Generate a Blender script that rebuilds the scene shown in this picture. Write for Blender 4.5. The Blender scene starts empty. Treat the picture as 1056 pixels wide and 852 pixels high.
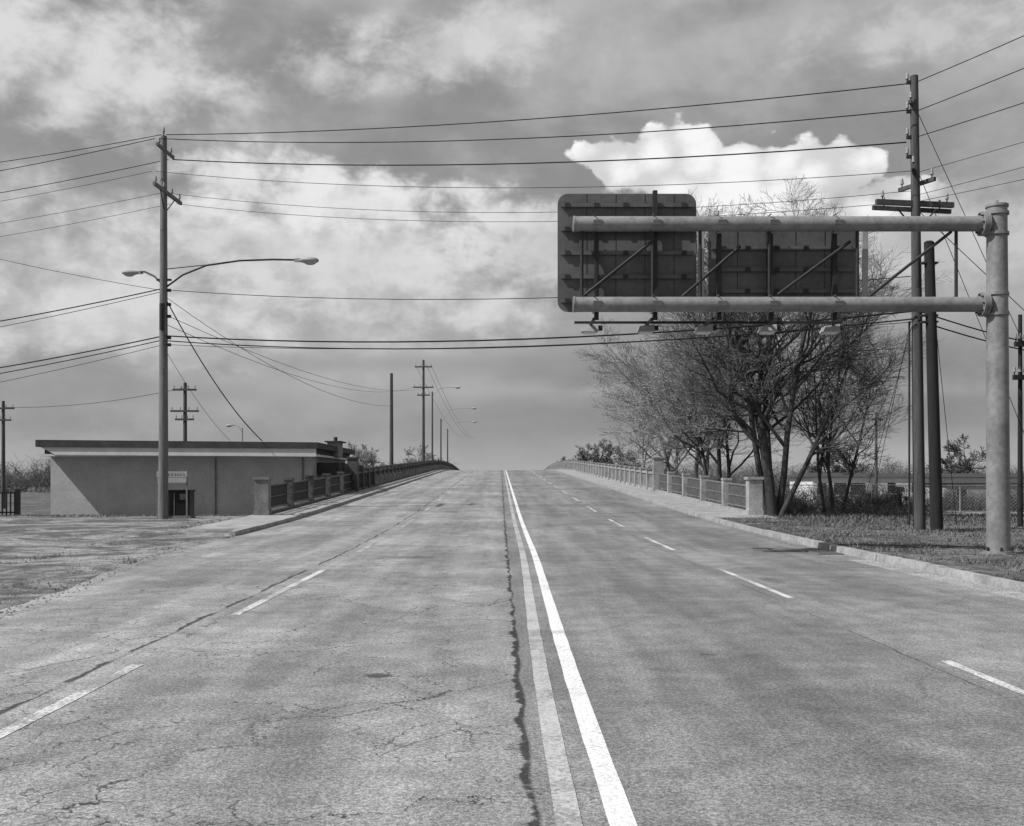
import bpy, math, random
from mathutils import Vector, noise as mnoise
random.seed(7)
S=bpy.context.scene
# ------------------------------------------------------------------ helpers
class MB:
    def __init__(s): s.v=[];s.f=[];s.m=[];s.s=[]
    def add(s,vs,fs,mat=0,smooth=False):
        o=len(s.v); s.v.extend([tuple(v) for v in vs])
        for f in fs:
            s.f.append(tuple(i+o for i in f)); s.m.append(mat); s.s.append(smooth)
    def hexa(s,p,mat=0):
        s.add(p,[(0,3,2,1),(4,5,6,7),(0,1,5,4),(1,2,6,5),(2,3,7,6),(3,0,4,7)],mat)
    def box(s,x0,x1,y0,y1,z0,z1,mat=0):
        s.hexa([(x0,y0,z0),(x1,y0,z0),(x1,y1,z0),(x0,y1,z0),(x0,y0,z1),(x1,y0,z1),(x1,y1,z1),(x0,y1,z1)],mat)
    def cyl(s,a,b,r0,r1=None,n=8,mat=0,caps=True,smooth=True):
        if r1 is None:r1=r0
        a=Vector(a);b=Vector(b);d=(b-a)
        if d.length<1e-6:return
        d.normalize()
        u=d.orthogonal().normalized();w=d.cross(u)
        vs=[]
        for c,r in((a,r0),(b,r1)):
            for i in range(n):
                t=2*math.pi*i/n
                vs.append(c+u*(r*math.cos(t))+w*(r*math.sin(t)))
        s.add(vs,[(i,(i+1)%n,n+(i+1)%n,n+i) for i in range(n)],mat,smooth)
        if caps:
            s.add(vs[:n],[tuple(reversed(range(n)))],mat); s.add(vs[n:],[tuple(range(n))],mat)
    def path(s,pts,r,n=6,mat=0):
        for i in range(len(pts)-1): s.cyl(pts[i],pts[i+1],r if not isinstance(r,list) else r[i],r if not isinstance(r,list) else r[i+1],n,mat)
    def ell(s,c,rx,ry,rz,mat=0,nu=12,nv=8,taper=0):
        vs=[];fs=[]
        for j in range(nv+1):
            ph=math.pi*j/nv
            for i in range(nu):
                t=2*math.pi*i/nu
                x=math.cos(ph); k=math.sin(ph)*(1-taper*x)
                vs.append((c[0]+rx*x,c[1]+ry*k*math.cos(t),c[2]+rz*k*math.sin(t)))
        for j in range(nv):
            for i in range(nu):
                fs.append((j*nu+i,j*nu+(i+1)%nu,(j+1)*nu+(i+1)%nu,(j+1)*nu+i))
        s.add(vs,fs,mat,True)
    def obj(s,name,mats,parent=None):
        me=bpy.data.meshes.new(name); me.from_pydata(s.v,[],s.f)
        me.polygons.foreach_set('material_index',s.m); me.polygons.foreach_set('use_smooth',s.s)
        for m in mats: me.materials.append(m)
        me.update()
        o=bpy.data.objects.new(name,me); S.collection.objects.link(o)
        if parent: o.parent=parent
        return o
def empty(name,loc=(0,0,0)):
    o=bpy.data.objects.new(name,None); S.collection.objects.link(o); o.empty_display_size=.3; return o
class NT:
    def __init__(s,nt): s.nt=nt; s.n=nt.nodes; s.l=nt.links
    def node(s,t,**k):
        n=s.n.new(t)
        for a,b in k.items(): setattr(n,a,b)
        return n
    def inp(s,sock,v):
        if v is None:return
        if isinstance(v,bpy.types.NodeSocket): s.l.new(v,sock)
        else: sock.default_value=v
    def m(s,op,a,b=None,c=None,clamp=False):
        n=s.node('ShaderNodeMath',operation=op,use_clamp=clamp)
        s.inp(n.inputs[0],a); s.inp(n.inputs[1],b); s.inp(n.inputs[2],c); return n.outputs[0]
    def smooth(s,v,a,b):
        n=s.node('ShaderNodeMapRange',interpolation_type='SMOOTHSTEP')
        s.inp(n.inputs[0],v); n.inputs[1].default_value=a;n.inputs[2].default_value=b
        n.inputs[3].default_value=0;n.inputs[4].default_value=1; return n.outputs[0]
    def noise(s,vec,scale,detail=4,rough=.5,dist=0):
        n=s.node('ShaderNodeTexNoise'); s.inp(n.inputs['Vector'],vec)
        n.inputs['Scale'].default_value=scale;n.inputs['Detail'].default_value=detail
        n.inputs['Roughness'].default_value=rough;n.inputs['Distortion'].default_value=dist
        return n.outputs['Fac']
    def sep(s,v):
        n=s.node('ShaderNodeSeparateXYZ'); s.inp(n.inputs[0],v); return n.outputs
    def comb(s,x,y,z):
        n=s.node('ShaderNodeCombineXYZ'); s.inp(n.inputs[0],x);s.inp(n.inputs[1],y);s.inp(n.inputs[2],z); return n.outputs[0]
    def lerp(s,f,a,b):
        n=s.node('ShaderNodeMix',data_type='FLOAT'); s.inp(n.inputs[0],f); s.inp(n.inputs[2],a); s.inp(n.inputs[3],b); return n.outputs[0]
def newmat(name,rough=.85,metal=0,spec=.3):
    m=bpy.data.materials.new(name); m.use_nodes=True
    t=NT(m.node_tree); b=t.n['Principled BSDF']
    b.inputs['Roughness'].default_value=rough;b.inputs['Metallic'].default_value=metal
    b.inputs['Specular IOR Level'].default_value=spec
    pos=t.node('ShaderNodeNewGeometry').outputs['Position']
    return m,t,b,pos
def setcol(t,b,val,bump=None,bs=.3,bd=.01):
    cc=t.comb(val,val,val); t.l.new(cc,b.inputs['Base Color'])
    if bump is not None:
        bn=t.node('ShaderNodeBump'); bn.inputs['Strength'].default_value=bs; bn.inputs['Distance'].default_value=bd
        t.inp(bn.inputs['Height'],bump); t.l.new(bn.outputs[0],b.inputs['Normal'])
def simple(name,g,var=.3,scale=3,rough=.85,metal=0,stretch=(1,1,1),spec=.3,bd=.01,bump=False):
    m,t,b,pos=newmat(name,rough,metal,spec)
    mp=t.node('ShaderNodeMapping'); t.l.new(pos,mp.inputs[0]); mp.inputs['Scale'].default_value=stretch
    n1=t.noise(mp.outputs[0],scale,4,.7)
    n2=t.noise(mp.outputs[0],scale*9,2,.6)
    s=t.m('ADD',t.m('MULTIPLY',n1,.65),t.m('MULTIPLY',n2,.35))
    f=t.smooth(s,.3,.7)
    setcol(t,b,t.lerp(f,g*(1-var),g*(1+var)),n2 if bump else None,.4,bd)
    return m
def flat(name,g,var=.25):
    m,t,b,pos=newmat(name,.9,0,.1)
    setcol(t,b,t.lerp(t.smooth(t.noise(pos,1.5,1,.5),.35,.65),g*(1-var),g*(1+var)))
    return m
# ------------------------------------------------------------------ road profile
def slope(y):
    if y<20:return 0
    if y<45:return .026*(y-20)/25
    if y<130:return .026
    if y<215:return .026-.052*(y-130)/85
    if y<300:return -.026
    return 0
ZT=[0.0]
for i in range(1,4000):
    ZT.append(ZT[-1]+slope(i*.25-.125)*.25)
def zr(y):
    if y<=0:return 0.0
    t=min(y/.25,3998); i=int(t); return ZT[i]+(ZT[i+1]-ZT[i])*(t-i)
def ss(a,b,x):
    t=max(0,min(1,(x-a)/(b-a))); return t*t*(3-2*t)
def redge(y):   # left asphalt edge
    return -6.0-1.28*ss(11,24,y)+ .16*mnoise.noise(Vector((y*.8,3,0)))*(1-ss(24,29,y))
XR=7.35
# ------------------------------------------------------------------ materials
def road_material():
    m,t,b,pos=newmat('asphalt_worn',.9,0,.25)
    x,y,z=t.sep(pos)
    wn1=t.noise(pos,1.1,4,.7); wob=t.m('MULTIPLY',t.m('SUBTRACT',wn1,.5),.45)
    left=t.m('SUBTRACT',1,t.smooth(x,.1,.24))
    big=t.noise(pos,.25,4,.6)
    st=t.node('ShaderNodeMapping'); t.l.new(pos,st.inputs[0]); st.inputs['Scale'].default_value=(1.6,.12,1)
    streak=t.noise(st.outputs[0],1.3,3,.6)
    mid=t.noise(pos,2.2,4,.65); fine=t.noise(pos,34,2,.8); vfine=t.noise(pos,120,0,.7)
    base=t.lerp(left,.215,.275)
    def band(c,w):
        return t.m('POWER',2.718,t.m('MULTIPLY',-1,t.m('POWER',t.m('DIVIDE',t.m('SUBTRACT',x,c),w),2)))
    bands=t.m('ADD',t.m('ADD',band(-1.4,.55),band(2.2,.6)),t.m('ADD',band(-5.0,.5),band(5.6,.7)))
    v=t.m('MULTIPLY',base,t.m('SUBTRACT',1,t.m('MULTIPLY',bands,.16)))
    v=t.m('MULTIPLY',v,t.lerp(t.smooth(big,.34,.66),.78,1.16))
    v=t.m('MULTIPLY',v,t.lerp(t.smooth(streak,.32,.68),.82,1.13))
    v=t.m('MULTIPLY',v,t.lerp(t.smooth(mid,.3,.7),.82,1.16))
    v=t.m('MULTIPLY',v,t.lerp(t.smooth(fine,.32,.68),.68,1.30))
    v=t.m('MULTIPLY',v,t.lerp(t.smooth(vfine,.25,.75),.66,1.32))
    wx=t.m('SUBTRACT',wn1,.5); wy=t.m('SUBTRACT',mid,.5)
    def vor(scale,thr,dist,seed):
        c=t.comb(t.m('ADD',t.m('ADD',x,t.m('MULTIPLY',wx,dist)),seed),t.m('ADD',y,t.m('MULTIPLY',wy,dist)),0)
        vn=t.node('ShaderNodeTexVoronoi',feature='DISTANCE_TO_EDGE',voronoi_dimensions='2D'); t.l.new(c,vn.inputs['Vector']); vn.inputs['Scale'].default_value=scale
        return t.m('SUBTRACT',1,t.smooth(vn.outputs['Distance'],thr*.2,thr))
    msk=t.noise(pos,.55,3,.6)
    c1=t.m('MULTIPLY',vor(.55,.010,1.8,0),t.smooth(big,.38,.5))
    c2=t.m('MULTIPLY',vor(2.3,.028,.8,31),t.smooth(msk,.47,.56))
    c1=t.m('MULTIPLY',c1,t.lerp(left,.35,1.0)); c2=t.m('MULTIPLY',c2,t.lerp(left,.05,.8))
    def seam(c,w,amp,a):
        d=t.m('ABSOLUTE',t.m('SUBTRACT',t.m('ADD',x,t.m('MULTIPLY',wob,amp)),c))
        wn=t.m('MULTIPLY',t.m('MULTIPLY',mid,mid),w*4)
        return t.m('MULTIPLY',t.m('SUBTRACT',1,t.m('DIVIDE',d,wn),clamp=True),a)
    s1=t.m('MULTIPLY',seam(.15,.034,.5,1.8),t.lerp(t.smooth(mid,.40,.52),.35,1),clamp=True)
    s2=t.m('MULTIPLY',seam(-3.42,.034,.5,1.7),t.smooth(msk,.38,.5),clamp=True)
    s3=t.m('MULTIPLY',seam(3.7,.014,.3,1.0),t.smooth(msk,.45,.55),clamp=True)
    cr=t.m('MAXIMUM',t.m('MAXIMUM',c1,c2),t.m('MAXIMUM',s1,t.m('MAXIMUM',s2,s3)))
    stain=t.m('MULTIPLY',band(.10,.16),t.m('MULTIPLY',t.smooth(mid,.42,.62),.35))
    v=t.m('MULTIPLY',v,t.m('SUBTRACT',1,stain))
    for (cx,cy,rx,ry) in ((-1.0,8.7,.11,.09),(1.9,9.75,.08,.05),(-1.9,22.0,.5,.35),(4.3,16.9,.14,.5)):
        d=t.m('ADD',t.m('POWER',t.m('DIVIDE',t.m('SUBTRACT',x,cx),rx),2),t.m('POWER',t.m('DIVIDE',t.m('SUBTRACT',y,cy),ry),2))
        d=t.m('ADD',d,t.m('MULTIPLY',t.m('SUBTRACT',fine,.5),3))
        cr=t.m('MAXIMUM',cr,t.m('MULTIPLY',t.m('SUBTRACT',1,t.smooth(d,.4,1.8)),.85 if cx==-1.0 else .5))
    v=t.m('MULTIPLY',v,t.m('SUBTRACT',1,t.m('MULTIPLY',cr,.80)))
    setcol(t,b,v,fine,.4,.006)
    return m
def paint_material(name,wear,g=.72):
    m,t,b,pos=newmat(name,.7,0,.3)
    n=t.m('ADD',t.m('MULTIPLY',t.noise(pos,1.1,3,.6),.5),t.m('MULTIPLY',t.noise(pos,28,3,.8),.5))
    f=t.smooth(n,wear-.07,wear+.07)
    fine=t.lerp(t.smooth(t.noise(pos,60,1,.7),.3,.7),.72,1.12)
    setcol(t,b,t.m('MULTIPLY',t.lerp(f,.25,g),fine))
    return m
def ground_material():
    m,t,b,pos=newmat('ground_dirt_grass',.95,0,.1)
    x,y,z=t.sep(pos)
    n1=t.noise(pos,.35,4,.65); n2=t.noise(pos,3,3,.7); n3=t.noise(pos,25,2,.75)
    lot=t.m('MULTIPLY',t.m('SUBTRACT',1,t.smooth(t.m('ADD',x,t.m('MULTIPLY',n1,3)),-5.5,-4.5)),t.m('SUBTRACT',1,t.smooth(t.m('ADD',y,t.m('MULTIPLY',n1,6)),56,59)))
    g=t.lerp(t.smooth(n1,.4,.6),.08,.15); g=t.m('MULTIPLY',g,t.lerp(t.smooth(n2,.35,.65),.65,1.35))
    yard=t.m('MULTIPLY',t.smooth(y,50,56),t.m('MULTIPLY',t.smooth(x,14,17),t.m('SUBTRACT',1,t.smooth(y,85,92))))
    g=t.lerp(t.m('MULTIPLY',yard,t.smooth(n1,.42,.5)),g,.26)
    ng=t.noise(pos,.3,4,.7,1.5)
    d=t.lerp(t.smooth(ng,.40,.58),.11,.29); d=t.m('MULTIPLY',d,t.lerp(t.smooth(n2,.35,.65),.70,1.25))
    v=t.m('MULTIPLY',t.lerp(lot,g,d),t.lerp(t.smooth(n3,.3,.7),.55,1.4))
    setcol(t,b,v,n3,.8,.04)
    return m
M_road=road_material(); M_ground=ground_material()
M_p1=paint_material('road_paint_white',.41,.76); M_p2=paint_material('road_paint_faded',.48,.48); M_p3=paint_material('road_paint_worn',.49,.66); M_p4=paint_material('road_paint_very_worn',.53,.55)
M_conc=simple('concrete_weathered',.30,.35,1.6); M_concd=simple('concrete_dark',.18,.35,2); M_concl=simple('concrete_shaded_side',.085,.4,2)  # M_concl: concrete with the left railing's shade put into its colour
M_kerb=simple('kerb_concrete',.30,.4,2.5)
M_wood=simple('weathered_wood',.15,.4,2,.9,0,(6,6,.5)); M_woodb=simple('creosote_wood',.075,.4,2,.9,0,(6,6,.5)); M_woodd=simple('creosote_wood_dark',.022,.4,2,.9,0,(6,6,.5))
M_steel=simple('galvanised_steel',.23,.30,1.1,.55,.15,(1,1,1)); M_steeld=simple('sign_back_aluminium',.11,.25,1.2,.6,.1)
M_dark=simple('dark_metal',.03,.3,4,.6); M_lamp=simple('lamp_housing',.35,.15,6,.5); M_rail=simple('painted_rail_metal',.16,.4,5,.6)
M_wire=flat('wire_black',.02,.1); M_wall=simple('painted_block_wall',.42,.16,.8)
M_white=simple('white_paint',.7,.08,3); M_fascia=simple('fascia_paint',.55,.12,1.2); M_roofd=simple('roof_felt',.05,.3,2); M_glass=simple('window_glass',.03,.2,1,.15)
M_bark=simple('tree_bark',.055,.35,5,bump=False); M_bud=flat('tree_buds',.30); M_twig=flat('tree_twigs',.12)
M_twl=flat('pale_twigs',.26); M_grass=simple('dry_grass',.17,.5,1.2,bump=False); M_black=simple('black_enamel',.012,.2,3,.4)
M_insul=simple('porcelain',.25,.1,3,.3)
# ------------------------------------------------------------------ terrain
def gl(x,y):
    g=-1.1*ss(42,80,y)
    if x>0: g+= .05
    return g
def terr(x,y):
    r=zr(y); n=.05*mnoise.noise(Vector((x*.25,y*.25,0)))+.02*mnoise.noise(Vector((x*1.1,y*1.1,5)))
    g=gl(x,y)+n*ss(8,12,abs(x))
    if x>=0:
        if x<7.45: return r-.03
        e=r+.11-max(0,x-7.6)*.015
        if y>30: e=min(e, r+.11-ss(30,38,y)*.04 - max(0,x-9.9)*.55*ss(30,40,y))
        return max(g,e)+n*.6 if y<=36 else max(g,e)
    ax=-x
    if ax<7.4: return r-.03
    e=r-.022+.13*ss(28.5,31,y)*(1-.5*ss(30,40,y))
    e-=max(0,ax-9.4)*(.035*ss(29,31,y)+.5*ss(36,46,y))
    return max(g,e)+ (n*.5 if ax>9 and y<45 else 0)
xs=sorted(set([-1500,-900,-500,-300,-200,-140,-100,-75,-60,-50,-45,-40,-36,-33]+[i*.5 for i in range(-60,61)]+[33,36,40,45,50,60,75,100,140,200,300,500,900,1500]+[7.45,7.4,-7.38,-7.42,9.9,-9.3]))
ys=[-60,-30,-15]+[i for i in range(-8,60)]+[60+2*i for i in range(1,125)]+[320,340,380,440,520,700,1000,1500,2500]
mb=MB()
for y in ys:
    for x in xs: mb.v.append((x,y,terr(x,y)))
nx=len(xs)
for j in range(len(ys)-1):
    for i in range(nx-1):
        mb.f.append((j*nx+i,j*nx+i+1,(j+1)*nx+i+1,(j+1)*nx+i)); mb.m.append(0); mb.s.append(True)
mb.obj('ground',[M_ground])
mb=MB(); ry=[-10+.25*i for i in range(0,160)]+[30+1*i for i in range(0,40)]+[70+2*i for i in range(0,128)]
cols=9
for y in ry:
    e=redge(y)
    for k in range(cols): mb.v.append((e+(XR-e)*k/(cols-1),y,zr(y)+.004))
for j in range(len(ry)-1):
    for k in range(cols-1):
        mb.f.append((j*cols+k,j*cols+k+1,(j+1)*cols+k+1,(j+1)*cols+k));mb.m.append(0);mb.s.append(True)
mb.obj('road',[M_road])
def cx(y): return .445+.17*ss(5,26,y)
def stripe(mb,fx,w,y0,y1,mat,step=1.0,zo=.008):
    n=max(1,int((y1-y0)/step)); o=len(mb.v)
    for i in range(n+1):
        y=y0+(y1-y0)*i/n
        j1=.010*mnoise.noise(Vector((y*5,w*9,1))); j2=.010*mnoise.noise(Vector((y*5,w*9,7)))
        mb.v.append((fx(y)-w/2+j1,y,zr(y)+zo)); mb.v.append((fx(y)+w/2+j2,y,zr(y)+zo))
    for i in range(n):
        mb.f.append((o+2*i,o+2*i+1,o+2*i+3,o+2*i+2)); mb.m.append(mat); mb.s.append(False)
mb=MB()
stripe(mb,lambda y:cx(y)+.125,.13,-6,230,0,.5)
stripe(mb,lambda y:cx(y)-.125,.125,-6,230,1,.5)
for k in range(-1,24):
    y0=4.7+9.7*k
    stripe(mb,lambda y:3.92,.10,y0,y0+4.7,2,.25)
    stripe(mb,lambda y:-3.13,.11,y0-(.6 if k<3 else 0)-(1.2 if k==1 else 0),y0+4.5,(3 if k>1 else 2),.25)
mb.obj('road_markings',[M_p1,M_p2,M_p3,M_p4])
def kerb(name,x0,x1,y0,y1,h,seg=3.0):
    mb=MB(); y=y0
    while y<y1:
        e=min(y+seg,y1)-.015; a,b=zr(y),zr(e); j=random.uniform(-.012,.012); jx=random.uniform(-.012,.012)
        bx=.035
        s0,s1=(bx,0) if x0>0 else (0,bx)
        X0,X1=x0+jx,x1+jx
        mb.hexa([(X0,y,a-.2),(X1,y,a-.2),(X1,e,b-.2),(X0,e,b-.2),(X0+s0,y,a+h+j),(X1-s1,y,a+h+j),(X1-s1,e,b+h+j),(X0+s0,e,b+h+j)])
        y+=seg
    return mb.obj(name,[M_kerb])
kerb('kerb',7.362,7.55,-6,260,.135)
kerb('kerb',-7.51,-7.297,29.5,260,.135)
def walk(x0,x1,y0,y1,h):
    mb=MB(); y=y0
    while y<y1:
        e=min(y+2.0,y1)-.012; a,b=zr(y),zr(e)
        mb.hexa([(x0,y,a-.2),(x1,y,a-.2),(x1,e,b-.2),(x0,e,b-.2),(x0,y,a+h),(x1,y,a+h),(x1,e,b+h),(x0,e,b+h)]); y+=2
    mb.obj('sidewalk',[M_conc])
walk(7.57,9.75,37.5,260,.118); walk(-9.15,-7.53,31,260,.118)
mb=MB(); y=-6
while y<21:
    mb.hexa([(6.93,y,-.05),(7.345,y,-.05),(7.345,y+3.0,-.05),(6.93,y+3.0,-.05),(6.93,y,.012),(7.345,y,.012),(7.345,y+3.0,.012),(6.93,y+3.0,.012)]); y+=3.03
mb.obj('gutter',[M_conc])
# ------------------------------------------------------------------ bridge railings
def railing(x,s):
    par=empty('bridge_railing')
    mb=MB()
    H=lambda y: zr(y)+.118
    def post(y,w,h,cap=.05,mat=0):
        z=H(y); mb.box(x-w/2,x+w/2,y-w/2,y+w/2,z-.3,z+h,mat)
        mb.box(x-w/2-cap,x+w/2+cap,y-w/2-cap,y+w/2+cap,z+h,z+h+.1,mat)
        mb.box(x-w/2-.03,x+w/2+.03,y-w/2-.03,y+w/2+.03,z-.3,z+.18,mat)
    def beam(y0,y1,w,za,zb,mat=0,dx=0):
        n=max(1,int((y1-y0)/4))
        for i in range(n):
            a=y0+(y1-y0)*i/n;b=y0+(y1-y0)*(i+1)/n;A,B=H(a),H(b)
            mb.hexa([(x+dx-w/2,a,A+za),(x+dx+w/2,a,A+za),(x+dx+w/2,b,B+za),(x+dx-w/2,b,B+za),(x+dx-w/2,a,A+zb),(x+dx+w/2,a,A+zb),(x+dx+w/2,b,B+zb),(x+dx-w/2,b,B+zb)],mat)
    post(39.3,.50,1.30,.05,2); post(63.3,.60,1.95)
    ps=[39.3,44.1,48.9,53.7,58.5,63.3]
    for p in ps[1:-1]: post(p,.34,1.16,.02)
    for a,b in zip(ps[:-1],ps[1:]):
        beam(a+.22,b-.22,.07,1.02,1.08,1); beam(a+.22,b-.22,.06,.60,.64,1); beam(a+.22,b-.22,.06,.20,.25,1)
        y=a+.35
        while y<b-.3:
            z=H(y); mb.box(x-.018,x+.018,y-.018,y+.018,z+.25,z+1.02,1); y+=.16
    beam(39.3,63.3,.42,-.3,.10)
    y=63.8
    k=0
    beam(63.6,232,.34,-.3,.14); beam(63.6,232,.26,1.0,1.13)
    while y<232:
        if k%7==0: post(y,.42,1.22,.03)
        else:
            z=H(y); mb.box(x-.06,x+.06,y-.07,y+.07,z+.14,z+1.0)
        y+=.42; k+=1
    mb.obj('balustrade',[M_conc if s>0 else M_concl,M_rail if s>0 else M_black,M_concd if s<0 else M_conc],par)  # left railing takes darker copies: shade on its side away from sun painted in
railing(-8.75,-1); railing(9.35,1)
# ------------------------------------------------------------------ poles
def pole_mesh(mb,base,top,r0,r1,mat=0):
    n=6; a=Vector(base);b=Vector(top)
    for i in range(n):
        p=a.lerp(b,i/n);q=a.lerp(b,(i+1)/n)
        mb.cyl(p,q,r0+(r1-r0)*i/n,r0+(r1-r0)*(i+1)/n,12,mat,i in(0,n-1))
def insul(mb,p,mat=2):
    mb.cyl(p,(p[0],p[1],p[2]+.12),.02,.02,6,1); mb.cyl((p[0],p[1],p[2]+.1),(p[0],p[1],p[2]+.22),.06,.04,8,mat); mb.cyl((p[0],p[1],p[2]+.22),(p[0],p[1],p[2]+.28),.045,.03,8,mat)
def arm(mb,a,b,h=.12,w=.1,n=4,mat=0):
    a=Vector(a);b=Vector(b);d=(b-a).normalized();s=Vector((-d.y,d.x,0))*w/2;u=Vector((0,0,h/2))
    mb.hexa([a-s-u,b-s-u,b+s-u,a+s-u,a-s+u,b-s+u,b+s+u,a+s+u],mat)
    for i in range(n):
        t=(i+.2)/(n-.6) if n>1 else .5
        p=a.lerp(b,min(1,max(0,t))); insul(mb,(p.x,p.y,p.z+h/2))
def cobra(mb,x,y,z,s,mat,sc=1.0):
    mb.ell((x,y,z),.36*sc,.17*sc,.11*sc,mat,14,8,-.25*s)
    mb.ell((x+.06*s*sc,y,z-.07*sc),.2*sc,.13*sc,.09*sc,3)
    mb.box(x-s*.34*sc-.12*sc,x-s*.34*sc+.12*sc,y-.06*sc,y+.06*sc,z-.05*sc,z+.06*sc,mat)
PM=[M_wood,M_dark,M_insul,M_lamp]; PMb=[M_woodb,M_dark,M_insul,M_lamp]
par=empty('utility_pole'); mb=MB()
LX,LY=-14.2,45
pole_mesh(mb,(LX-.02,LY,-.2),(LX,LY,16.1),.21,.13)
arm(mb,(-14.12,43.5,13.7),(-13.98,46.7,13.7),.14,.11,4)
arm(mb,(-14.2,44.1,15.5),(-14.1,46.0,15.5),.12,.1,2)
mb.cyl((-14.1,44.2,13.68),(-14.15,44.95,12.9),.025,.025,6,1); mb.cyl((-13.98,45.9,13.68),(-14.15,45.05,12.9),.025,.025,6,1)
mb.cyl((LX,LY,16.1),(LX,LY,16.35),.03,.03,6,1); insul(mb,(LX,LY,16.2))
for z in (9.6,7.6,7.3,9.0,8.5): mb.box(LX+.1,LX+.3,LY-.06,LY+.06,z-.06,z+.06,1)
mb.box(LX-.3,LX+.32,LY-.05,LY+.05,10.0,10.08,1)
mb.cyl((LX,LY-.25,7.9),(LX,LY-.25,9.0),.11,.11,8,1)
mb.obj('pole',PM,par)
mb=MB()
pts=[(LX+.15,LY-.05,9.75),(LX+.8,LY,10.25),(LX+1.8,LY,10.65),(LX+3.2,LY,10.85),(LX+4.6,LY,10.9),(LX+5.6,LY,10.88)]
mb.path(pts,.04,8,0); mb.cyl((LX+.15,LY,10.5),(LX+1.9,LY,10.68),.02,.02,6,0)
cobra(mb,LX+6.1,LY,10.86,1,3,1.25)
pts=[(LX-.15,LY,9.95),(LX-.5,LY+.3,10.25),(LX-1.0,LY+.6,10.5),(LX-1.3,LY+.9,10.55)]
mb.path(pts,.04,8,0); cobra(mb,LX-1.7,LY+.9,10.52,-1,3,1.1)
mb.obj('lamp_arms',[M_dark,M_dark,M_insul,M_lamp],par)
RX,RY=12.85,33
par=empty('utility_pole'); mb=MB()
pole_mesh(mb,(RX+.12,RY,-.3),(RX-.05,RY,14.1),.19,.12)
arm(mb,(11.55,32.8,10.15),(14.1,33.2,10.15),.16,.12,3)
arm(mb,(11.55,33.1,10.05),(14.1,33.4,10.0),.13,.1,2)
arm(mb,(12.5,32.3,11.1),(13.15,33.8,11.1),.12,.1,3); arm(mb,(12.6,33.7,10.75),(13.2,32.4,10.75),.12,.1,3)
arm(mb,(12.55,32.7,13.2),(13.05,33.4,13.2),.1,.08,2)
for z in (13.9,13.0,12.2,11.6):
    mb.box(RX-.28,RX-.1,RY-.05,RY+.05,z-.05,z+.05,1); insul(mb,(RX-.26,RY,z)); 
mb.cyl((12.3,33,9.98),(RX,33,9.3),.025,.025,6,1); mb.cyl((13.5,33,9.98),(RX,33,9.3),.025,.025,6,1)
mb.cyl((RX-.05,RY-.3,7.5),(RX-.05,RY-.3,8.4),.05,.05,8,1)
mb.cyl((RX-.22,RY-.05,.2),(RX-.22,RY-.05,6.5),.03,.03,6,1)
mb.obj('pole',PMb,par)
par=empty('utility_pole'); mb=MB()
pole_mesh(mb,(13.35,32.6,-.3),(13.1,32.6,8.85),.19,.15); mb.cyl((13.1,32.6,8.85),(13.1,32.6,8.9),.16,.1,12,1)
for z in(6.4,6.6,8.2): mb.box(12.85,13.35,32.5,32.7,z,z+.05,1)
mb.obj('pole',[M_woodd,M_dark],par)
def dpole(x,y,top,r,arms,lamp=None,mats=PMb,base=None):
    par=empty('utility_pole' if lamp is None else 'street_lamp'); mb=MB()
    zb=terr(x,y)-.3 if base is None else base
    pole_mesh(mb,(x,y,zb),(x,y,top),r,r*.7)
    for (z,L) in arms: arm(mb,(x-L/2,y-.15,z),(x+L/2,y-.15,z),.16,.14,4)
    if lamp:
        s,L,dz=lamp
        mb.path([(x,y,top-.6),(x+s*L*.3,y,top-.1+dz),(x+s*L*.65,y,top+.1+dz),(x+s*L,y,top+.1+dz)],.045,6,3); cobra(mb,x+s*(L+.35),y,top+.08+dz,s,3,1.3)
    mb.obj('pole',mats,par)
dpole(-9.7,95,11.1,.19,[])
dpole(-9.8,136,16.9,.2,[(16.0,2.2),(13.4,2.6),(12.4,1.6)])
dpole(-9.7,152,14.2,.14,[],(1,3.2,.5))
dpole(-9.7,174,11.6,.14,[],(1,5.0,1.6))
dpole(-9.7,196,11.0,.14,[],(1,4.6,1.2))
dpole(-26.6,90,9.8,.2,[(9.2,2.0),(7.4,2.4),(6.7,1.6)])
dpole(-46.6,100,9.0,.2,[(8.3,2.2),(7.2,1.6)])
dpole(-31.2,129,7.9,.1,[],(-1,1.2,.2),[M_steel,M_dark,M_insul,M_lamp])
dpole(31.0,88,7.2,.14,[(6.6,.9)])
dpole(17.3,35.5,7.1,.09,[(6.1,.5),(5.0,.6)],None,[M_woodd,M_dark,M_insul,M_lamp])
# ------------------------------------------------------------------ wires
cu=bpy.data.curves.new('overhead_wires','CURVE'); cu.dimensions='3D'; cu.bevel_depth=1.0; cu.bevel_resolution=1
def wire(a,b,sag=.4,r=.012,n=16):
    a=Vector(a);b=Vector(b); sp=cu.splines.new('POLY'); sp.points.add(n)
    for i in range(n+1):
        t=i/n; p=a.lerp(b,t); sp.points[i].co=(p.x,p.y,p.z-4*sag*t*(1-t),1); sp.points[i].radius=r
L=lambda y,dy=0:(LX+.1,LY+dy,1.6+(495-y)*45/1100)
R=lambda y,dy=0:(RX-.15,RY+dy,1.6+(495-y)*33/1100)
span=[(139,86,.35,.017,0),(150,117,.5,.017,-.9),(158,143,.45,.022,.9),(186,181,.6,.010,-1.3),(199,197,.75,.009,0.),(202,204,.7,.009,1.3)]
for yl,yr,sg,r,dy in span:
    wire(L(yl,dy),R(yr,dy*.4),sg,r)
wire(L(299),R(285),.55,.014)
for yl,yr,sg,r in((347,322,.55,.03),(352,330,.6,.024),(356,333,.45,.012)):
    wire(L(yl,-.2),R(yr,-.2),sg,r)
OX,OY=-36,51
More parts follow.
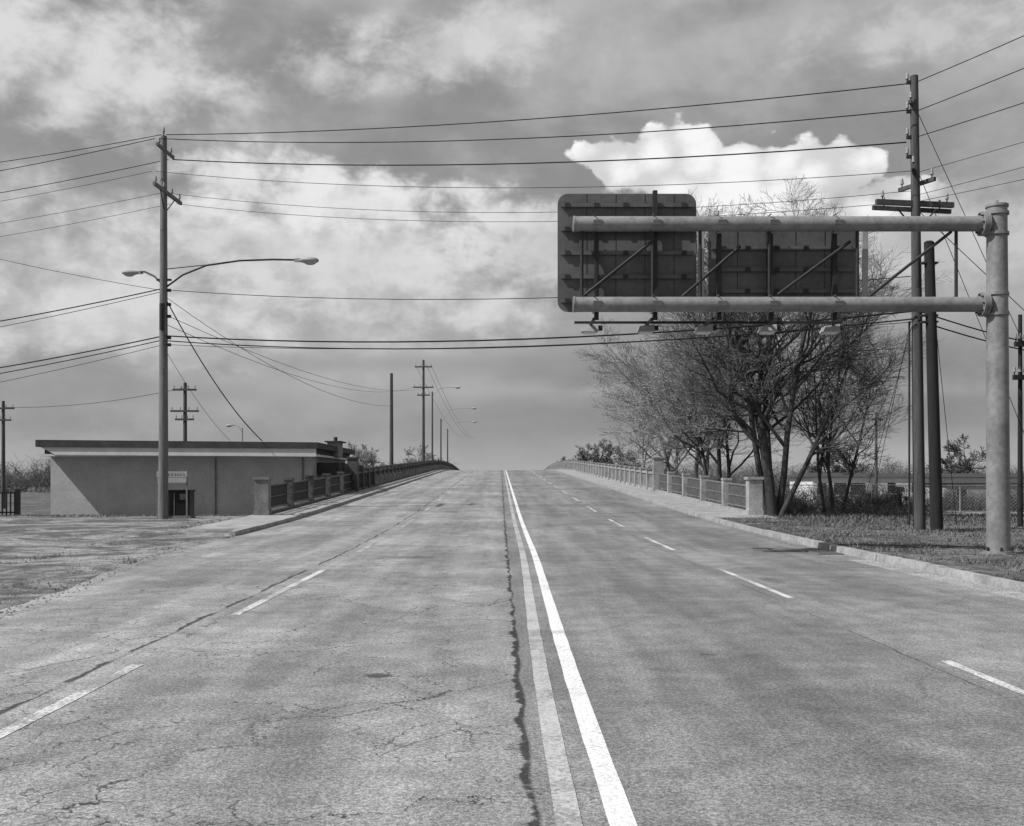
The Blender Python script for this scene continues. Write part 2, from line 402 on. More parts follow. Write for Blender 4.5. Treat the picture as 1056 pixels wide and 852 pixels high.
def LF(yl,y0):
    y=yl+(y0-yl)*(168+(36*1100/51-516))/168.0; return (OX,OY,1.6+(495-y)*OY/1100)
for yl,y0,r,dy in((139,161,.015,0),(150,175,.015,-.9),(158,188,.015,.9),(186,208,.009,-1.3),(199,224,.009,0),(202,232,.009,1.3),(298,325,.024,0),(301,331,.013,0),(347,373,.026,0),(351,379,.02,0),(356,388,.011,0)):
    wire((LX-.1,LY+dy,1.6+(495-yl)*45/1100),LF(yl,y0),.3,r)
wire((LX-.1,LY,9.6),(-30,52,13.8),.2,.012)
for z0,p,r in((13.9,(23,18,16.0),.013),(13.0,(23,18,15.0),.013),(12.2,(23,18,13.3),.013),(10.4,(24,20,12.0),.008),(10.2,(24,20,11.0),.008),(11.1,(24,20,12.8),.008)):
    wire((RX,RY,z0),p,.25,r)
for z in (6.8,6.5): wire((RX,RY-.2,z),(31,47,z+.3),.6,.022)
wire((RX+.05,RY,13.0),(19.4,34,0),0,.010,2); wire((RX+.05,RY,11.2),(18.2,34.5,0),0,.010,2); wire((RX,RY,10.0),(21.5,30,0),0,.012,2)
wire((RX,RY,6.8),(11.75,35,0.2),0,.009,2); wire((RX,RY,7.2),(12.1,35.2,0.2),0,.009,2); wire((13.1,32.6,8.3),(15.4,36,0.1),0,.01,2)
wire((LX+.1,LY,9.2),(-13.4,60,3.8),.55,.028); wire((LX+.1,LY,9.3),(-9.7,95,8.2),1.2,.012); wire((LX,LY,7.2),(-15.2,60,3.8),.3,.010)
wire((-26.6,90,9.4),(-46.6,100,8.4),.5,.02,8)
for dx in(-1,1,.4): wire((-9.8+dx,136,16.2),(-9.8+dx*1.5,330,14.5),2.0,.02)
for dx,z in((-1,13.5),(1,13.5)): wire((-9.8+dx,136,z),(-14.2,45,8.4+dx*.2),1.6,.012)
cuo=bpy.data.objects.new('overhead_wires',cu); S.collection.objects.link(cuo); cu.materials.append(M_wire)
# ------------------------------------------------------------------ sign gantry
par=empty('sign_gantry'); GX,GY=10.24,22
mb=MB()
mb.cyl((GX+.03,GY,.0),(GX,GY,7.22),.235,.20,24); mb.cyl((GX,GY,7.22),(GX,GY,7.27),.225,.225,24); mb.cyl((GX,GY,7.27),(GX,GY,7.36),.03,.03,8)
mb.cyl((GX+.03,GY,.0),(GX+.03,GY,.10),.36,.36,8,0,True,False); mb.cyl((GX+.03,GY,.10),(GX+.03,GY,.14),.30,.30,20)
for k in range(6):
    t=k*math.pi/3+.3; mb.cyl((GX+.03+.27*math.cos(t),GY+.27*math.sin(t),.1),(GX+.03+.27*math.cos(t),GY+.27*math.sin(t),.22),.025,.025,6,2)
mb.obj('post',[M_steel,M_steeld,M_dark],par)
mb=MB()
for z in(6.88,5.22):
    mb.cyl((1.54,GY,z),(GX-.33,GY,z),.155,.155,20); mb.cyl((1.50,GY,z),(1.54,GY,z),.165,.165,20)
    mb.cyl((GX-.34,GY,z),(GX-.28,GY,z),.25,.25,20,0); mb.cyl((GX-.275,GY,z),(GX-.21,GY,z),.25,.25,20,0)
    mb.cyl((GX-.21,GY,z),(GX,GY,z),.15,.15,16)
    for k in range(8):
        t=k*math.pi/4; mb.cyl((GX-.38,GY+.2*math.cos(t),z+.2*math.sin(t)),(GX-.18,GY+.2*math.cos(t),z+.2*math.sin(t)),.02,.02,6,2)
    mb.cyl((GX,GY,z-.24),(GX,GY,z-.18),.235,.235,24,0); mb.cyl((GX,GY,z+.18),(GX,GY,z+.24),.235,.235,24,0)
mb.obj('beams',[M_steel,M_steeld,M_dark],par)
mb=MB()
def bar(x0,z0,x1,z1,w=.045,y=GY+.0): mb.cyl((x0,y,z0),(x1,y,z1),w,w,6,0)
for x in(1.68,3.14,4.12,5.55,7.36,9.40): bar(x,5.36,x,6.74,.035)
bar(1.70,5.38,3.1,6.50,.035); bar(3.75,5.38,4.95,6.42,.035); bar(5.72,5.42,7.22,6.52,.035); bar(7.60,5.38,9.30,6.72,.035)
def hang(x,z0,z1,w=.09):
    mb.box(x-w/2,x+w/2,GY+.16,GY+.175,z0,z1,0); mb.box(x-w/2,x-w/2+.015,GY+.176,GY+.28,z0,z1,0)
hang(3.22,4.92,7.62); hang(2.0,4.92,6.7); hang(5.62,4.92,6.72); hang(6.95,4.92,6.72); hang(4.55,4.92,6.72)
for x in (3.22,5.62,2.0,6.95,4.55):
    for z in(6.88,5.22):
        mb.box(x-.09,x+.09,GY-.17,GY-.158,z-.05,z+.05,1); mb.box(x-.09,x-.07,GY-.17,GY+.16,z+.158,z+.175,1); mb.box(x-.09,x-.07,GY-.17,GY+.16,z-.175,z-.158,1)
mb.obj('truss',[M_dark,M_steeld],par)
def panel(name,x0,x1,z0,z1,rad,y,ribs,mat=M_steeld):
    mb=MB(); out=[]
    for (cx_,cz_,a0) in((x1-rad,z1-rad,0),(x0+rad,z1-rad,90),(x0+rad,z0+rad,180),(x1-rad,z0+rad,270)):
        for k in range(6):
            a=math.radians(a0+18*k); out.append((cx_+rad*math.cos(a),cz_+rad*math.sin(a)))
    n=len(out)
    vs=[(p[0],y,p[1]) for p in out]+[(p[0],y+.02,p[1]) for p in out]
    mb.add(vs,[tuple(reversed(range(n))),tuple(range(n,2*n))]+[(i,(i+1)%n,n+(i+1)%n,n+i) for i in range(n)],0)
    for z in ribs:
        mb.box(x0+.06,x1-.06,y-.055,y-.002,z-.015,z+.015,0); mb.box(x0+.06,x1-.06,y-.06,y-.0555,z-.04,z+.04,0)
        k=x0+.2
        while k<x1-.1: mb.box(k-.05,k+.05,y-.075,y-.061,z-.045,z+.045,1); k+=.61
    k=x0+.61
    while k<x1-.2: mb.box(k-.006,k+.006,y-.006,y-.001,z0+.02,z1-.02,1); k+=.61
    mb.obj(name,[mat,M_dark],par)
panel('sign_panel_large',1.20,4.11,5.12,7.60,.22,GY+.36,[5.35,5.85,6.35,6.85,7.35])
panel('sign_panel_small',4.36,7.52,5.40,6.86,.05,GY+.36,[5.55,6.0,6.45])
mb=MB()
mb.box(4.13,4.26,GY+.30,GY+.34,5.25,6.78,0); mb.box(7.57,7.69,GY+.30,GY+.34,5.30,6.80,0)
mb.obj('panel_edge_posts',[M_lamp],par)
mb=MB()
mb.box(1.6,7.4,GY+1.05,GY+1.10,4.98,5.03,1)
for x in(1.95,3.16,4.42,5.80,7.16):
    mb.box(x-.025,x+.025,GY+.2,GY+1.25,4.93,4.98,1)
    mb.hexa([(x-.2,GY+.95,4.80),(x+.16,GY+.95,4.80),(x+.16,GY+1.3,4.80),(x-.2,GY+1.3,4.80),(x-.15,GY+1.0,4.92),(x+.16,GY+1.0,4.96),(x+.16,GY+1.25,4.96),(x-.15,GY+1.25,4.92)],0)
    mb.box(x-.15,x+.12,GY+.98,GY+1.27,4.77,4.798,2)
    mb.box(x+.162,x+.26,GY+1.05,GY+1.2,4.84,4.94,1)
mb.obj('sign_lights',[M_lamp,M_dark,M_white],par)
# ------------------------------------------------------------------ left building
par=empty('commercial_building'); BX0,BX1,BY,BZ=-25.3,-10.6,60,-1.0
mb=MB(); mb.box(BX0,BX1,BY,BY+13,BZ,2.9); mb.obj('walls',[M_wall],par)
mb=MB(); mb.box(BX0+.0,BX1+.45,BY-1.5,BY+13.3,2.903,3.02,0)
mb.hexa([(BX0+.9,BY-1.54,2.98),(BX1+.5,BY-1.54,2.88),(BX1+.5,BY-1.502,2.88),(BX0+.9,BY-1.502,2.98),(BX0+.1,BY-1.54,3.40),(BX1+.5,BY-1.54,3.32),(BX1+.5,BY-1.502,3.32),(BX0+.1,BY-1.502,3.40)],0)
mb.obj('fascia',[M_fascia],par)
mb=MB(); mb.hexa([(BX0-.15,BY-1.62,3.41),(BX1+.6,BY-1.62,3.33),(BX1+.6,BY+13.4,3.33),(BX0-.15,BY+13.4,3.41),(BX0-.15,BY-1.62,3.80),(BX1+.6,BY-1.62,3.66),(BX1+.6,BY+13.4,3.66),(BX0-.15,BY+13.4,3.80)])
mb.box(BX0+.3,BX1+.3,BY-1.49,BY+13,3.022,3.32,0)
mb.obj('roof',[M_roofd],par)
mb=MB(); mb.box(-10.55,-9.9,BY+5,BY+7,3.0,3.9,0); mb.box(-10.7,-9.7,BY+4.9,BY+7.1,3.9,3.98,1); mb.cyl((-10.2,BY+6,3.98),(-10.2,BY+6,4.25),.12,.12,8,1)
mb.obj('roof_vent',[M_concd,M_roofd],par)
mb=MB(); mb.box(-10.58,-9.6,BY+2,BY+12,-1,1.9,0); mb.box(-10.58,-9.3,BY+1.6,BY+12.3,1.903,2.6,1)
mb.obj('side_wing',[M_wall,M_roofd],par)
mb=MB()
mb.cyl((BX1-.5,BY-.08,-.9),(BX1-.5,BY-.08,2.88),.05,.05,8,0); mb.cyl((BX0+9.3,BY-.07,-.9),(BX0+9.3,BY-.07,2.88),.04,.04,8,0); mb.box(BX1-2.0,BX1-1.6,BY-.16,BY-.004,.7,1.3,0)
mb.obj('downpipes',[M_rail],par)
par=empty('iron_fence'); mb=MB()
x=-44.0
while x<-25.9:
    z=terr(x,57.5); mb.box(x-.035,x+.035,57.47,57.53,z,z+1.35)
    x+=.22
for i in range(9):
    x=-44+i*2.25; z=terr(x,57.5); mb.box(x-.1,x+.1,57.4,57.6,z,z+1.5)
    z2=terr(x+2.25,57.5)
    if i<8:
        for h in(.2,1.25): mb.hexa([(x,57.45,z+h),(x+2.25,57.45,z2+h),(x+2.25,57.55,z2+h),(x,57.55,z+h),(x,57.45,z+h+.08),(x+2.25,57.45,z2+h+.08),(x+2.25,57.55,z2+h+.08),(x,57.55,z+h+.08)])
mb.obj('pickets',[M_black],par)
par=empty('notice_sign'); mb=MB()
for x in(-14.75,-13.5): mb.box(x-.03,x+.03,45.9,45.96,-.1,2.0,1)
mb.box(-14.78,-13.47,45.86,45.897,1.72,1.97,0); mb.box(-14.72,-13.5,45.86,45.897,1.48,1.69,0)
for i in range(9): mb.box(-14.68+i*.13,-14.62+i*.13+random.uniform(-.02,.02),45.85,45.858,1.79,1.88,1)
mb.obj('board',[M_lamp,M_concd],par)
par=empty('utility_cabinet'); mb=MB()
mb.box(-14.8,-13.4,46.1,46.9,-.1,.05,1); mb.box(-14.76,-13.44,46.14,46.86,.05,1.10,0); mb.box(-14.8,-13.4,46.08,46.9,1.102,1.17,0)
mb.box(-14.12,-14.09,46.12,46.138,.08,1.06,1); mb.box(-13.86,-13.56,46.12,46.138,.75,1.0,2)
mb.obj('cabinet',[M_black,M_concd,M_concd],par)
# ------------------------------------------------------------------ trees
def rdir(d,ang,rng):
    d=Vector(d).normalized();u=d.orthogonal().normalized();w=d.cross(u);t=rng.uniform(0,2*math.pi)
    return (d*math.cos(ang)+(u*math.cos(t)+w*math.sin(t))*math.sin(ang)).normalized()
def grow(mb,p,d,L,r,lev,cfg,rng):
    maxl=cfg['lev']; n=[6,5,4,3,2,2][min(lev,5)]
    nchild=cfg['ch'][lev] if lev<maxl else 0
    sides=8 if lev==0 else (6 if lev==1 else (4 if lev==2 else 3))
    pts=[(p.copy(),r)]
    for i in range(n):
        wob=.08 if lev==0 else .18
        d=(d+Vector((rng.gauss(0,wob),rng.gauss(0,wob),rng.gauss(0,wob*.6)+cfg['up'][lev]))).normalized()
        p=p+d*(L/n); rr=max(r*(1-.72*(i+1)/n),cfg['rmin']); pts.append((p.copy(),rr))
        mb.cyl(pts[-2][0],p,pts[-2][1],rr,sides,0 if lev<3 else 1,False)
    if lev==maxl:
        for _k in range(cfg['buds']):
            q=pts[-1][0].lerp(pts[0][0],rng.random()*.7)
            c=q+Vector((rng.gauss(0,.03),rng.gauss(0,.03),rng.gauss(0,.03))); s=cfg['bs']*rng.uniform(.6,1.4)
            a=Vector((rng.gauss(0,1),rng.gauss(0,1),rng.gauss(0,1))).normalized()*s;b2=a.orthogonal().normalized()*s*.8
            mb.add([c-a,c+a*.4+b2,c+a-b2],[(0,1,2)],2)
        return
    for k in range(nchild):
        f=cfg['f0'][lev]+(1-cfg['f0'][lev])*(k+rng.random())/nchild
        x=f*n; i=min(int(x),n-1); q=pts[i][0].lerp(pts[i+1][0],x-i); rr=pts[i][1]*.6
        dd=(pts[i+1][0]-pts[i][0]).normalized()
        cd=rdir(dd,math.radians(rng.uniform(*cfg['ang'][lev])),rng)
        if cd.z<-.25: cd.z*=-.3
        grow(mb,q,cd,L*cfg['lr'][lev]*rng.uniform(.75,1.15)*(1.2-.45*f),max(rr,cfg['rmin']),lev+1,cfg,rng)
def tree(name,x,y,stems,seed,cfg,mats):
    rng=random.Random(seed); mb=MB(); z=terr(x,y)-.2
    for (dx,dy,lean,L,r) in stems:
        grow(mb,Vector((x+dx,y+dy,z)),Vector((lean[0],lean[1],1)).normalized(),L,r,0,cfg,rng)
    mb.obj(name,mats)
    return len(mb.f)
C1=dict(lev=4,ch=[12,7,7,6],f0=[.26,.2,.15,.1],ang=[(25,62),(28,55),(25,60),(20,55)],lr=[.42,.56,.58,.6],up=[.03,.08,.05,.02,.0],rmin=.0055,buds=2,bs=.022)
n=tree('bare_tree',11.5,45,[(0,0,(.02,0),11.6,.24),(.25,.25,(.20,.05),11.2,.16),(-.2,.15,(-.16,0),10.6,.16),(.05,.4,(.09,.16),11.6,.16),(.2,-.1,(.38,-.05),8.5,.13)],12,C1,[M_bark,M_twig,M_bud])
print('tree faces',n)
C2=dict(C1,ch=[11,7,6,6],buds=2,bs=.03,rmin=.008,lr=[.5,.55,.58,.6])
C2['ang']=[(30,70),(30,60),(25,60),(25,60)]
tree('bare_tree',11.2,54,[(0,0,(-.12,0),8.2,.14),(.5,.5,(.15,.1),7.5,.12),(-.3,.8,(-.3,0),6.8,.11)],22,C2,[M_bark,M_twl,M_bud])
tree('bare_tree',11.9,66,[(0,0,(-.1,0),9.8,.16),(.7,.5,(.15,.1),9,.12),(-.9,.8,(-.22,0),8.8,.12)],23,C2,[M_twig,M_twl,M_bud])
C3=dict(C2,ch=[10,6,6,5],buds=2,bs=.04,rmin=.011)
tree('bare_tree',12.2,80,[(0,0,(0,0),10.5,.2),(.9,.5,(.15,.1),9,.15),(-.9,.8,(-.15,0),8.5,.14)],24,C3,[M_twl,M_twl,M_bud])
tree('bare_tree',15.0,48,[(0,0,(.1,0),7.2,.10),(.5,.5,(.25,.1),6.5,.09),(-.3,.2,(-.1,.1),6.8,.09)],25,dict(C1,ch=[10,6,6,4]),[M_bark,M_twig,M_bud])
C4=dict(C1,lev=4,ch=[9,6,5,4],rmin=.03,buds=1,bs=.06); C4['ang']=C2['ang']
tree('bare_tree',19.5,215,[(0,0,(0,0),9.0,.3),(1,1,(.2,0),8,.2),(-1,0,(-.2,0),8,.2)],31,C4,[M_bark,M_twig,M_bark])
tree('bare_tree',25.0,225,[(0,0,(0,0),8.0,.3),(1,1,(.3,0),7,.2)],32,C4,[M_bark,M_twig,M_bark])
tree('bare_tree',14.5,230,[(0,0,(0,0),5.5,.3),(1,1,(.3,0),5,.2)],33,C4,[M_bark,M_twig,M_bark])
tree('bare_tree',-15.5,215,[(0,0,(0,0),8.0,.2),(1,1,(.3,0),6,.2)],34,C4,[M_twl,M_twl,M_bud])
tree('bare_tree',-22,190,[(0,0,(0,0),7.5,.2),(-1,1,(-.3,0),7,.2)],35,C4,[M_twl,M_twl,M_bud])
tree('bare_tree',52,118,[(0,0,(0,0),6.0,.2),(-1,1,(-.3,0),5,.2)],36,C4,[M_bark,M_twig,M_twig])
tree('bare_tree',37,112,[(0,0,(0,0),5.5,.2),(-1,1,(-.3,0),5,.2)],37,C4,[M_bark,M_twig,M_twig])
def thicket(name,items,mats,seed,dens=1.0):
    rng=random.Random(seed); mb=MB()
    for (x,y,w,h) in items:
        if y>150 and -.045<x/y<.055: continue
        z=terr(x,y)-.1; nst=int(70*dens)
        for i in range(nst):
            a=Vector((x+rng.gauss(0,w*.22),y+rng.gauss(0,w*.22),z)); k=rng.random()
            tip=a+Vector((rng.gauss(0,w*.28),rng.gauss(0,w*.28),h*rng.uniform(.35,1.0)*(1-.3*abs(a.x-x)/w)))
            t=max(.006,.00016*y)*rng.uniform(.7,1.5)
            mb.cyl(a,tip,t*1.6,t*.5,3,0,False)
            for j in range(5):
                q=a.lerp(tip,rng.uniform(.3,.95)); e=q+Vector((rng.gauss(0,1),rng.gauss(0,1),rng.uniform(.1,1.2)))*h*.16
                mb.cyl(q,e,t*.7,t*.35,3,0,False)
                c=q.lerp(e,rng.uniform(.3,1.1)); s=t*rng.uniform(1.5,3); a2=Vector((rng.gauss(0,1),rng.gauss(0,1),rng.gauss(0,1))).normalized()*s; b2=a2.orthogonal().normalized()*s
                mb.add([c-a2,c+b2,c+a2],[(0,1,2)],1)
    mb.obj(name,mats)
rg=random.Random(5)
thicket('shrub_thicket',[(rg.uniform(12.5,19),rg.uniform(44,54),2.2,rg.uniform(.7,1.9)) for i in range(18)],[M_bark,M_twig],1,1.1)
thicket('shrub_thicket',[(10.9+rg.uniform(0,1.6),y+rg.uniform(-1,1),1.8,rg.uniform(1.6,3.0)) for y in range(46,110,4)],[M_twig,M_twl],2)
thicket('shrub_thicket',[(rg.uniform(22,48),rg.uniform(88,98),4,rg.uniform(1.2,3.0)) for i in range(16)],[M_bark,M_twig],3)
thicket('tree_line',[(x+rg.uniform(-4,4),rg.uniform(190,260),11,rg.uniform(4,9.5)) for x in list(range(-130,-22,6))+list(range(28,150,5))],[M_twig,M_twl],4,1.1)
thicket('tree_line',[(x+rg.uniform(-4,4),rg.uniform(360,460),22,rg.uniform(7,13)) for x in range(-260,280,11)],[M_twig,M_twl],5,1.1)
thicket('shrub_thicket',[(rg.uniform(-46,-27),rg.uniform(60,64),3,rg.uniform(1.0,1.9)) for i in range(12)],[M_bark,M_twig],6,1.2)
# ------------------------------------------------------------------ right background buildings
def house(name,x0,x1,y,z0,z1,roofh,wmat,nwin):
    par=empty(name); mb=MB(); mb.box(x0,x1,y,y+8,z0,z1); mb.obj('walls',[wmat],par)
    mb=MB(); mb.hexa([(x0-.4,y-.2,z1+.003),(x1+.4,y-.2,z1+.003),(x1+.4,y+8.4,z1+.003),(x0-.4,y+8.4,z1+.003),(x0,y+2,z1+roofh),(x1,y+2,z1+roofh),(x1,y+6,z1+roofh),(x0,y+6,z1+roofh)]); mb.obj('roof',[M_roofd],par)
    mb=MB(); rr=random.Random(int(x0*10))
    for i in range(nwin):
        c=x0+(x1-x0)*(i+.5)/nwin+rr.uniform(-.4,.4); ww=rr.uniform(.35,.9); mb.box(c-ww,c+ww,y-.04,y-.003,z1-1.7,z1-.6,0); mb.box(c-ww-.08,c+ww+.08,y-.07,y-.042,z1-1.78,z1-1.7,1)
    c=x0+(x1-x0)*.27; mb.box(c-.5,c+.4,y-.05,y-.041,z0,z0+2.1,0)
    mb.obj('windows_and_door',[M_glass,M_white],par)
house('low_building',36,58,112,-1.2,1.9,.4,M_fascia,7)
house('shed_building',29.3,34.4,100,-1.2,1.9,.4,M_white,3)
house('low_building',43,60,103,-1.2,1.3,.3,M_conc,5)
for (x,y,z0,z1,w) in((21.7,57,.3,.95,.42),(21.75,57,-.55,.1,.42),(17.6,45,1.0,1.35,.3)):
    par=empty('information_board'); mb=MB(); mb.box(x-w/2,x+w/2,y,y+.04,z0,z1,0); mb.box(x-.04,x+.04,y+.042,y+.1,terr(x,y)-.2,z1,1)
    mb.box(x-w*.3,x+w*.3,y-.01,y-.002,z0+(z1-z0)*.35,z0+(z1-z0)*.65,1); mb.obj('board',[M_white,M_dark],par)
par=empty('wire_fence'); mb=MB()
for i in range(18):
    x=13+i*2.4; y=58; z=terr(x,y); mb.cyl((x,y,z-.1),(x,y,z+1.7),.045,.045,6)
    if i<17:
        z2=terr(x+2.4,y)
        for h in(.1,1.68): mb.cyl((x,y,z+h),(x+2.4,y,z2+h),.022,.022,5,0,False)
        k=-1.6
        while k<2.4:
            for sg in(1,-1):
                xa=x+max(0,k);xb=x+min(2.4,k+1.6)
                fa=(xa-x-k)/1.6;fb=(xb-x-k)/1.6
                if sg<0: fa,fb=1-fa,1-fb
                mb.cyl((xa,y,z+.1+1.55*fa),(xb,y,z+.1+1.55*fb),.005,.005,3,0,False)
            k+=.2
mb.obj('fence',[M_steel],par)
# ------------------------------------------------------------------ grass verge
rng=random.Random(9); mb=MB()
def blade(x,y,h,mat=0):
    z=terr(x,y)-.01; a=rng.uniform(0,6.28);w=.006+y*.00030; l=rng.gauss(0,.7)*h; l2=rng.gauss(0,.7)*h
    mb.add([(x-w*math.cos(a),y-w*math.sin(a),z),(x+w*math.cos(a),y+w*math.sin(a),z),(x+l,y+l2,z+h)],[(0,1,2)],mat)
for i in range(46000):
    y=12+26*rng.random()**.8; x=7.58+ (16)*rng.random()**1.3
    d=mnoise.noise(Vector((x*.7,y*.7,0)))+.5*mnoise.noise(Vector((x*2.3,y*2.3,4)))
    if d<-.05 and rng.random()<.85: continue
    if x<8.3 and d<.25 and rng.random()<.7: continue
    if (x-GX)**2+(y-GY)**2<.15: continue
    blade(x,y,rng.uniform(.02,.07)+max(0,d)*.12,0 if rng.random()<.6+d else 1)
for i in range(9000):
    y=38+10*rng.random(); x=10+14*rng.random(); blade(x,y,rng.uniform(.05,.2),0 if rng.random()<.5 else 1)
for i in range(7000):
    y=rng.uniform(50,60); x=rng.uniform(-30,-10); blade(x,y,rng.uniform(.04,.15),0)
for i in range(2500):   # weeds along kerbs and the lot edge
    y=rng.uniform(12,44); x=rng.choice([redge(y)-abs(rng.gauss(0,.35)),-9.3-abs(rng.gauss(0,.6))])
    if y>29.5 and x>-9.2: continue
    if mnoise.noise(Vector((y*.9,x,2)))<.08: continue
    blade(x,y,rng.uniform(.02,.09),rng.randint(0,1))
mb.obj('grass',[M_grass,flat('green_grass',.07,.3)])
rng=random.Random(3); mb=MB()
for i in range(6500):
    y=11+36*rng.random()**1.1; x=redge(y)+.25-rng.random()**1.6*(3+y*.45); s=rng.uniform(.008,.03)
    if y>29 and x>-7.6: continue
    z=terr(x,y) if x<redge(y) else .004
    vs=[(x-s,y,z),(x,y-s,z),(x+s*rng.uniform(.6,1.2),y,z),(x,y+s,z),(x,y,z+s*rng.uniform(.5,1))]
    mb.add(vs,[(0,1,4),(1,2,4),(2,3,4),(3,0,4)],0)
for i in range(1800):
    y=6+34*rng.random(); x=7.33-abs(rng.gauss(0,.28)); s=rng.uniform(.005,.016); z=zr(y)+.005+(.008 if x>6.93 and y<21 else 0)
    vs=[(x-s,y,z),(x,y-s,z),(x+s,y,z),(x,y+s,z),(x,y,z+s*.7)]
    mb.add(vs,[(0,1,4),(1,2,4),(2,3,4),(3,0,4)],0)
mb.obj('gravel',[M_concd])
par=empty('storm_drain'); mb=MB()
yy=23.2; z=zr(yy)
for k in range(7): mb.box(6.80,7.33,yy-.45+k*.14,yy-.39+k*.14,z+.006,z+.022)
mb.box(6.78,6.82,yy-.5,yy+.52,z+.006,z+.024); mb.box(6.821,7.33,yy-.5,yy+.52,z+.0045,z+.0055,1)
mb.obj('grate',[M_rail,M_black],par)
# ------------------------------------------------------------------ sky / sun
SD=Vector((-.68,-.25,.80)).normalized()
el=math.asin(SD.z); az=math.atan2(SD.x,SD.y)
w=bpy.data.worlds.new('World'); S.world=w; w.use_nodes=True
try:
    w.cycles.sampling_method='MANUAL'; w.cycles.sample_map_resolution=256
except Exception as e: print(e)
t=NT(w.node_tree); bg=t.n['Background']
sky=t.node('ShaderNodeTexSky',sky_type='NISHITA'); sky.sun_disc=False; sky.sun_elevation=el; sky.sun_rotation=az%(2*math.pi); sky.air_density=1; sky.dust_density=1.5
bw=t.node('ShaderNodeRGBToBW'); t.l.new(sky.outputs[0],bw.inputs[0])
vec=t.node('ShaderNodeTexCoord').outputs['Generated']
x,y,z=t.sep(vec)
A=t.m('ARCTAN2',x,y); E=t.m('ARCSINE',z)
def gv(s1,s2,off): return t.comb(t.m('MULTIPLY',A,s1),t.m('MULTIPLY',E,s2),off)
nA=t.noise(gv(1,1.7,0),7,5,.6,.2); nB=t.noise(gv(1,1.4,4.2),20,4,.62,.2); nL=t.noise(gv(1,2.4,9.),3.6,3,.55,.3)
def blob(a,e,ra,re):
    d=t.m('ADD',t.m('POWER',t.m('DIVIDE',t.m('SUBTRACT',A,a),ra),2),t.m('POWER',t.m('DIVIDE',t.m('SUBTRACT',E,e),re),2))
    return t.m('POWER',2.718,t.m('MULTIPLY',d,-1))
def P(px,py):
    u=(px-516)/1100.;v_=(495-py)/1100.
    return (math.atan(u),math.atan(v_/math.sqrt(1+u*u)))
clear=t.m('ADD',t.m('MULTIPLY',t.m('MINIMUM',bw.outputs[0],6.0),.30),2.1)
broad=t.smooth(t.m('ADD',t.m('MULTIPLY',nL,.65),t.m('MULTIPLY',nA,.35)),.42,.62)
v=t.lerp(t.m('MULTIPLY',broad,.6),clear,5.6)
v=t.m('MULTIPLY',v,t.lerp(t.smooth(nB,.3,.7),.93,1.06))
cc=t.m('ADD',t.m('SUBTRACT',nA,.5),t.m('MULTIPLY',t.m('SUBTRACT',nB,.5),.7))
def layer(v,blobs,col,lo,hi,namp,shade=.2):
    s=None
    for b_ in blobs:
        g=t.m('MULTIPLY',blob(b_[0],b_[1],b_[2],b_[3]),b_[4]); s=g if s is None else t.m('MAXIMUM',s,g)
    mask=t.smooth(t.m('ADD',s,t.m('MULTIPLY',t.m('MULTIPLY',cc,namp),t.smooth(s,.02,.3))),lo,hi)
    c=t.m('MULTIPLY',col,t.lerp(t.smooth(nB,.35,.65),1-shade,1+shade*.3))
    return t.lerp(mask,v,c)
p=P
v=layer(v,[(*p(330,270),.30,.065,1),(*p(130,330),.3,.04,.8),(*p(540,260),.16,.05,.8)],6.6,.1,1.0,2.2,.14)
v=layer(v,[(*p(80,60),.13,.06,1),(*p(-20,40),.1,.06,1)],6.8,.1,1.0,2.0,.12)
v=layer(v,[(*p(440,55),.12,.026,1),(*p(520,30),.05,.035,.9),(*p(340,75),.05,.02,.8)],6.4,.1,1.0,2.0,.1)
v=layer(v,[(*p(350,205),.14,.030,1),(*p(260,185),.06,.03,.9),(*p(500,240),.07,.03,.8)],7.9,.2,1.0,2.8,.12)
v=layer(v,[(*p(950,40),.12,.03,.8)],5.4,.2,1.0,2)
v=layer(v,[(*p(800,425),.34,.032,1),(*p(650,385),.16,.022,.9),(*p(960,370),.14,.05,.9)],2.5,.1,1.1,1.4,.12)
v=layer(v,[(*p(420,375),.3,.014,.8),(*p(80,400),.25,.022,.8)],3.3,.2,1.2,1.4,.1)
v=layer(v,[(*p(660,255),.16,.05,.9),(*p(920,250),.16,.05,1)],5.6,.2,.9,1.4,.1)
s=None
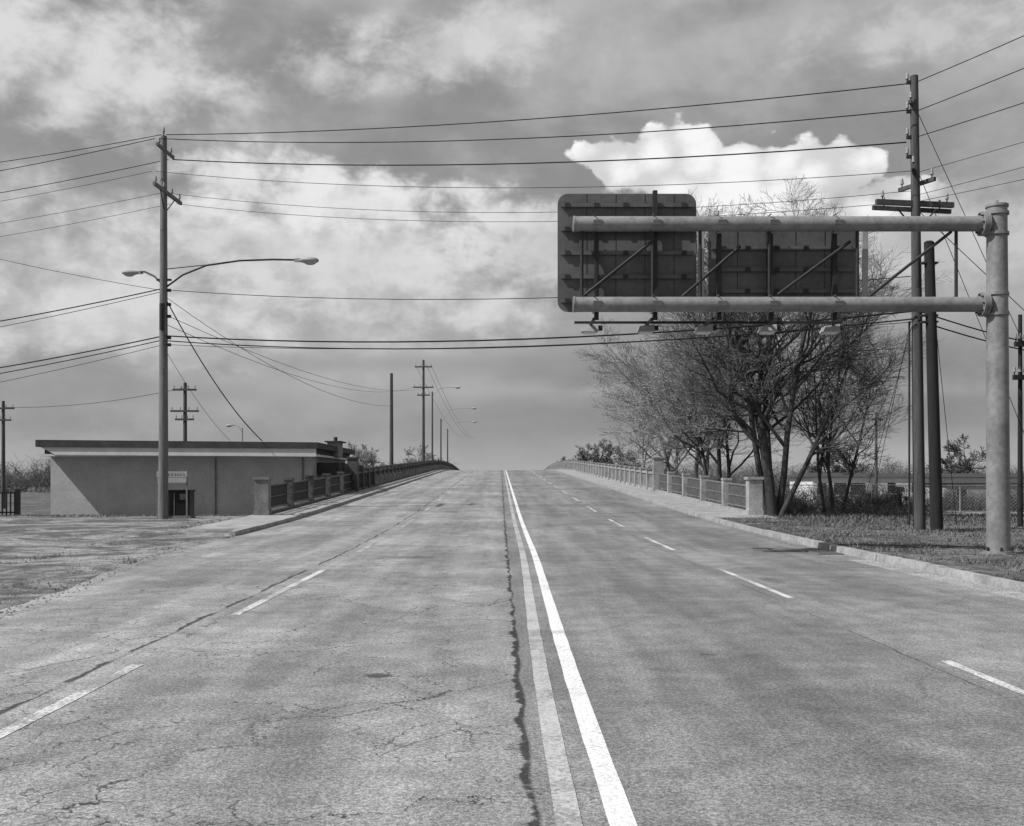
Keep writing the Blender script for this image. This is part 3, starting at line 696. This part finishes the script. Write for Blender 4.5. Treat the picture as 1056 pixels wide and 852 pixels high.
for b_ in [(*p(635,170),.042,.028,1.2),(*p(690,170),.06,.036,1.25),(*p(765,185),.07,.032,1.25),(*p(850,180),.06,.034,1.25),(*p(915,205),.06,.024,1.1),(*p(730,215),.16,.018,1.1)]:
    g=t.m('MULTIPLY',blob(*b_[:4]),b_[4]); s=g if s is None else t.m('MAXIMUM',s,g)
vo=t.node('ShaderNodeTexVoronoi',feature='SMOOTH_F1',voronoi_dimensions='2D'); t.l.new(gv(1,1.2,1.5),vo.inputs['Vector']); vo.inputs['Scale'].default_value=30; vo.inputs['Smoothness'].default_value=.4
pf=t.m('SUBTRACT',.45,vo.outputs['Distance'])
q=t.m('ADD',s,t.m('MULTIPLY',t.m('ADD',t.m('MULTIPLY',cc,1.5),t.m('MULTIPLY',pf,.6)),t.smooth(s,.02,.3)))
hard=t.smooth(q,.42,.58); soft=t.smooth(q,.2,1.4)
up=t.smooth(E,.238,.268)
mask=t.lerp(up,soft,hard)
c=t.lerp(t.smooth(t.m('ADD',t.m('MULTIPLY',pf,.8),t.m('MULTIPLY',cc,1.4)),-.25,.30),6.6,9.4)
v=t.lerp(mask,v,c)
v=t.lerp(t.m('SUBTRACT',1,t.smooth(E,.0,.05)),v,4.2)
t.l.new(t.comb(v,v,v),bg.inputs[0]); bg.inputs[1].default_value=.1
sl=bpy.data.lights.new('sun','SUN'); sl.energy=4.8; sl.angle=math.radians(.6); sl.color=(1,1,1)
so=bpy.data.objects.new('sun',sl); S.collection.objects.link(so); so.rotation_euler=(-SD).to_track_quat('-Z','Y').to_euler()
# ------------------------------------------------------------------ camera
cd=bpy.data.cameras.new('camera'); cam=bpy.data.objects.new('camera',cd); S.collection.objects.link(cam)
cam.location=(0,0,1.6); cam.rotation_euler=(math.radians(90),0,0)
cd.sensor_width=36; cd.sensor_fit='HORIZONTAL'; cd.lens=1100/1056*36; cd.shift_x=12/1056; cd.shift_y=69/1056
cd.clip_end=6000; cd.clip_start=.1
S.camera=cam
S.view_settings.view_transform='Standard'; S.view_settings.look='None'; S.view_settings.exposure=0
print('objs',len(bpy.data.objects))
